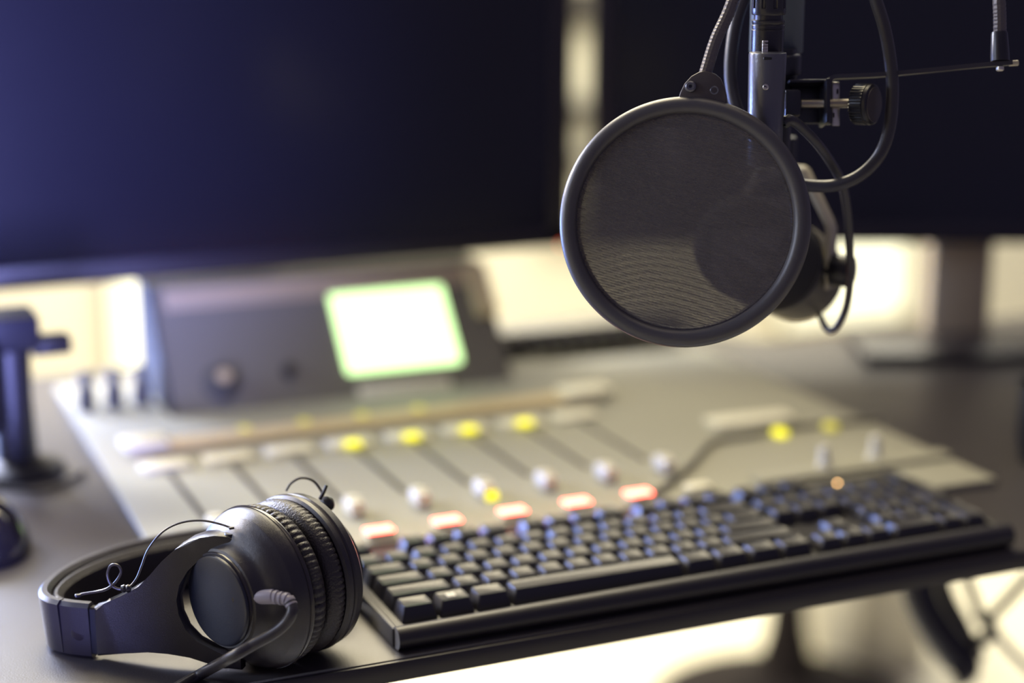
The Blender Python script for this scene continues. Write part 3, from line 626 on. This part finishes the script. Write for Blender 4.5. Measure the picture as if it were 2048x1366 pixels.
# hoop
FN = (-FW*math.cos(math.radians(9)) - RT*math.sin(math.radians(9))).normalized()
FC = at(1368, 444, DP); RO = 251*DP/FPX
b = bmesh.new(); r1 = RO-0.0098
lathe(b, [(r1, 0.0020), (r1+0.0012, 0.0042), (r1+0.0040, 0.0056), (r1+0.0070, 0.0050), (RO-0.0006, 0.0028), (RO, 0.0000), (RO-0.0003, -0.0022), (RO-0.0013, -0.0030), (RO-0.0004, -0.0040), (RO-0.0008, -0.0062), (RO-0.0030, -0.0084), (r1+0.003, -0.0090), (r1+0.0008, -0.0075), (r1, -0.0050)], FC, FN, 160, closed=True)
hoop = obj('hoop', b, M['ring'], pf_, angle=50)
b = bmesh.new(); lathe(b, [(r1-0.0016, 0.0006), (r1-0.0008, 0.0020), (r1+0.0010, 0.0026), (r1+0.0010, -0.0050), (r1-0.0008, -0.0046), (r1-0.0016, -0.0030)], FC, FN, 128, closed=True); obj('inner_ring', b, M['phone_gloss'], hoop)
# mesh cloth
mm = bpy.data.materials.new('filter_mesh'); mm.use_nodes = True; nt = mm.node_tree; bs = nt.nodes['Principled BSDF']
bs.inputs['Base Color'].default_value = (0.125, 0.11, 0.11, 1); bs.inputs['Roughness'].default_value = 0.6; bs.inputs['Sheen Weight'].default_value = 0.2
tr = nt.nodes.new('ShaderNodeBsdfTransparent'); mx = nt.nodes.new('ShaderNodeMixShader'); tc = nt.nodes.new('ShaderNodeTexCoord')
w1 = nt.nodes.new('ShaderNodeTexWave'); w1.wave_type = 'RINGS'; w1.rings_direction = 'SPHERICAL'; w1.inputs['Scale'].default_value = 75; w1.inputs['Distortion'].default_value = 1.2; w1.inputs['Detail'].default_value = 0
w2 = nt.nodes.new('ShaderNodeTexWave'); w2.bands_direction = 'DIAGONAL'; w2.inputs['Scale'].default_value = 330; w2.inputs['Distortion'].default_value = 3.0; w2.inputs['Detail'].default_value = 2; w2.inputs['Detail Scale'].default_value = 2.5
ad = nt.nodes.new('ShaderNodeMath'); ad.operation = 'MULTIPLY_ADD'; ad.inputs[1].default_value = 0.08
a2 = nt.nodes.new('ShaderNodeMath'); a2.operation = 'MULTIPLY_ADD'; a2.inputs[1].default_value = 0.20; a2.inputs[2].default_value = 0.48
mp = nt.nodes.new('ShaderNodeMapping'); mp.inputs['Location'].default_value = (0.03, 0.02, 0.105); nt.links.new(tc.outputs['Object'], mp.inputs['Vector']); nt.links.new(mp.outputs[0], w1.inputs['Vector']); nt.links.new(tc.outputs['Object'], w2.inputs['Vector'])
nt.links.new(w2.outputs['Fac'], a2.inputs[0]); nt.links.new(w1.outputs['Fac'], ad.inputs[0]); nt.links.new(a2.outputs[0], ad.inputs[2])
nt.links.new(ad.outputs[0], mx.inputs['Fac']); nt.links.new(tr.outputs[0], mx.inputs[1]); nt.links.new(bs.outputs[0], mx.inputs[2])
nt.links.new(mx.outputs[0], nt.nodes['Material Output'].inputs['Surface'])
for h in (0.0022, -0.0050):
    b = bmesh.new(); lathe(b, [(0, h), (r1+0.0006, h)], FC, FN, 96)
    obj('mesh_screen', b, mm, pf_)
# bracket with two rivets
U2 = (UP - FN*UP.dot(FN)).normalized(); R2_ = U2.cross(FN).normalized()
kk = DP/FPX
outl = [(-52, 0), (-47, 18), (-38, 36), (-25, 50), (-10, 58), (0, 60), (10, 59), (24, 53), (34, 44), (41, 28), (45, 10), (47, -10), (20, -16), (-20, -12)]
b = bmesh.new(); prism(b, [(x*kk, y*kk) for x, y in outl], at(1408, 203, DP-0.001), R2_, U2, 0.0062, 0.0012); bk = obj('bracket', b, M['bracket'], pf_)
for px, py in ((1381, 173), (1429, 181)):
    b = bmesh.new(); q = at(px, py, DP-0.0040); lathe(b, [(0.0010, 0.0), (0.0010, 0.0009), (0.0022, 0.0011), (0.0030, 0.0006), (0.0032, -0.0010), (0.001, -0.001)], q, FN, 24, closed=True)
    lathe(b, [(0.0011, -0.0005), (0, -0.0005)], q, FN, 16); obj('rivet', b, M['tube'], bk)

# microphone
MF, MB = at(1470, 480, 1.035), at(1606, 556, 1.165); MA = (MB-MF).normalized()
mc = thing('microphone', 'black foam-fronted broadcast microphone hanging in a pale yoke behind the pop filter', 'microphone', (MF+MB)/2)
Lm = (MB-MF).length
b = bmesh.new(); lathe(b, [(0, -0.002), (0.018, -0.001), (0.026, 0.004), (0.0300, 0.012), (0.0318, 0.025), (0.0322, 0.070), (0.0315, 0.074), (0, 0.075)], MF, MA, 64); obj('foam_windscreen', b, M['foam'], mc)
b = bmesh.new(); lathe(b, [(0, 0.073), (0.0300, 0.073), (0.0308, 0.0745), (0.0308, 0.078), (0.0300, 0.0785), (0.0305, 0.081), (0.0312, 0.110), (0.0305, Lm-0.012), (0.0285, Lm-0.004), (0.024, Lm), (0, Lm)], MF, MA, 64); bo = obj('body', b, M['micbody'], mc)
b = bmesh.new(); lathe(b, [(0.0306, 0.0775), (0.0316, 0.0780), (0.0316, 0.0800), (0.0306, 0.0805)], MF, MA, 64, closed=True); obj('body_ring', b, M['black'], bo)
# yoke: trapezoid strap in the plane of the pivot axis
PC = MF + MA*0.092; PX = MA.cross(V((0, 0, 1))).normalized(); PX = PX if PX.dot(RT) > 0 else -PX; PZ = V((0, 0, 1))
yk2 = bmesh.new(); hw = 0.0345
pp = [(hw, -0.012), (hw, 0.026), (hw-0.0018, 0.030), (0.0155, 0.062), (0.012, 0.064), (-0.012, 0.064), (-0.0155, 0.062), (-hw+0.0018, 0.030), (-hw, 0.026), (-hw, -0.012)]
th = 0.0030; inn = [(hw-th, -0.012), (hw-th, 0.0255), (hw-th-0.0013, 0.0285), (0.0140, 0.0588), (0.0115, 0.0605), (-0.0115, 0.0605), (-0.0140, 0.0588), (-hw+th+0.0013, 0.0285), (-hw+th, 0.0255), (-hw+th, -0.012)]
prism(yk2, pp + inn[::-1], PC, PX, PZ, 0.0135, 0.0007); yo = obj('mic_yoke', yk2, M['beige'], mc); yo['label'] = 'pale beige yoke bracket'
for sg in (1, -1):
    b = bmesh.new(); a0 = PC + PX*sg*(hw-0.0005); lathe(b, [(0, 0), (0.0098, 0), (0.0102, 0.0006), (0.0102, 0.0125), (0.0096, 0.0135), (0, 0.0135)], a0, PX*sg, 40); kb2 = obj('pivot_knob', b, M['black'], mc)
    b = bmesh.new(); lathe(b, [(0, 0), (0.0088, 0), (0.0086, 0.0004), (0, 0.0004)], a0+PX*sg*0.0135, PX*sg, 40); obj('knob_face', b, M['tube'], kb2)
    b = bmesh.new(); lathe(b, [(0, 0), (0.007, 0), (0.007, 0.011), (0, 0.011)], PC + PX*sg*0.0265, PX*sg, 24); obj('pivot_boss', b, M['black'], mc)
b = bmesh.new(); cyl(b, PC+PZ*0.060, PC+PZ*0.060+V((0, 0, 0.022)), 0.0075, 24); obj('yoke_stud', b, M['black'], mc)
# cables of the microphone group
def cable(name, pts, r, label, m='cable', rf=None):
    b = bmesh.new(); tube(b, [at(*q) for q in pts], r, 16, n=12, rf=rf); return tag(obj(name, b, M[m]), label, 'cable')
cable('microphone_cable', [(1735, -60, 1.0), (1752, 0, 1.0), (1768, 52, 1.0), (1780, 115, 1.002), (1785, 180, 1.004), (1779, 255, 1.006), (1758, 312, 1.008), (1718, 352, 1.012), (1668, 371, 1.018), (1612, 371, 1.025), (1560, 362, 1.03), (1520, 345, 1.035)], 0.0036, 'thick black cable sweeping down in a wide arc right of the clamp')
cable('microphone_cable', [(1568, 246, 0.985), (1580, 240, 0.985), (1600, 252, 0.99), (1632, 284, 1.0), (1660, 322, 1.015), (1683, 365, 1.03), (1694, 420, 1.045), (1699, 490, 1.06), (1700, 560, 1.075), (1693, 612, 1.09), (1677, 648, 1.10), (1662, 661, 1.11), (1650, 652, 1.12), (1640, 630, 1.135)], 0.0028, 'thin black cable running down past the yoke knob and under the microphone body', rf=lambda s: 0.0031-0.0011*s)
cable('microphone_cable', [(1512, -60, 1.02), (1487, 0, 1.02), (1472, 45, 1.02), (1463, 100, 1.02), (1461, 150, 1.02), (1467, 195, 1.02), (1480, 235, 1.02), (1495, 275, 1.022)], 0.0037, 'thick cable with a blue-white sheen between the gooseneck and the connector')
b = bmesh.new(); q = at(1572, 243, 0.988); lathe(b, [(0.0030, -0.0012), (0.0042, -0.0010), (0.0042, 0.0010), (0.0030, 0.0012)], q, V((0.5, 0.2, -0.5)), 20, closed=True); box(b, q+UP*0.005, (0.001, 0.001, 0.004))
tag(obj('cable_tie', b, M['black']), 'small black tie fixing the thin cable to the grey mount tube', 'cable tie')
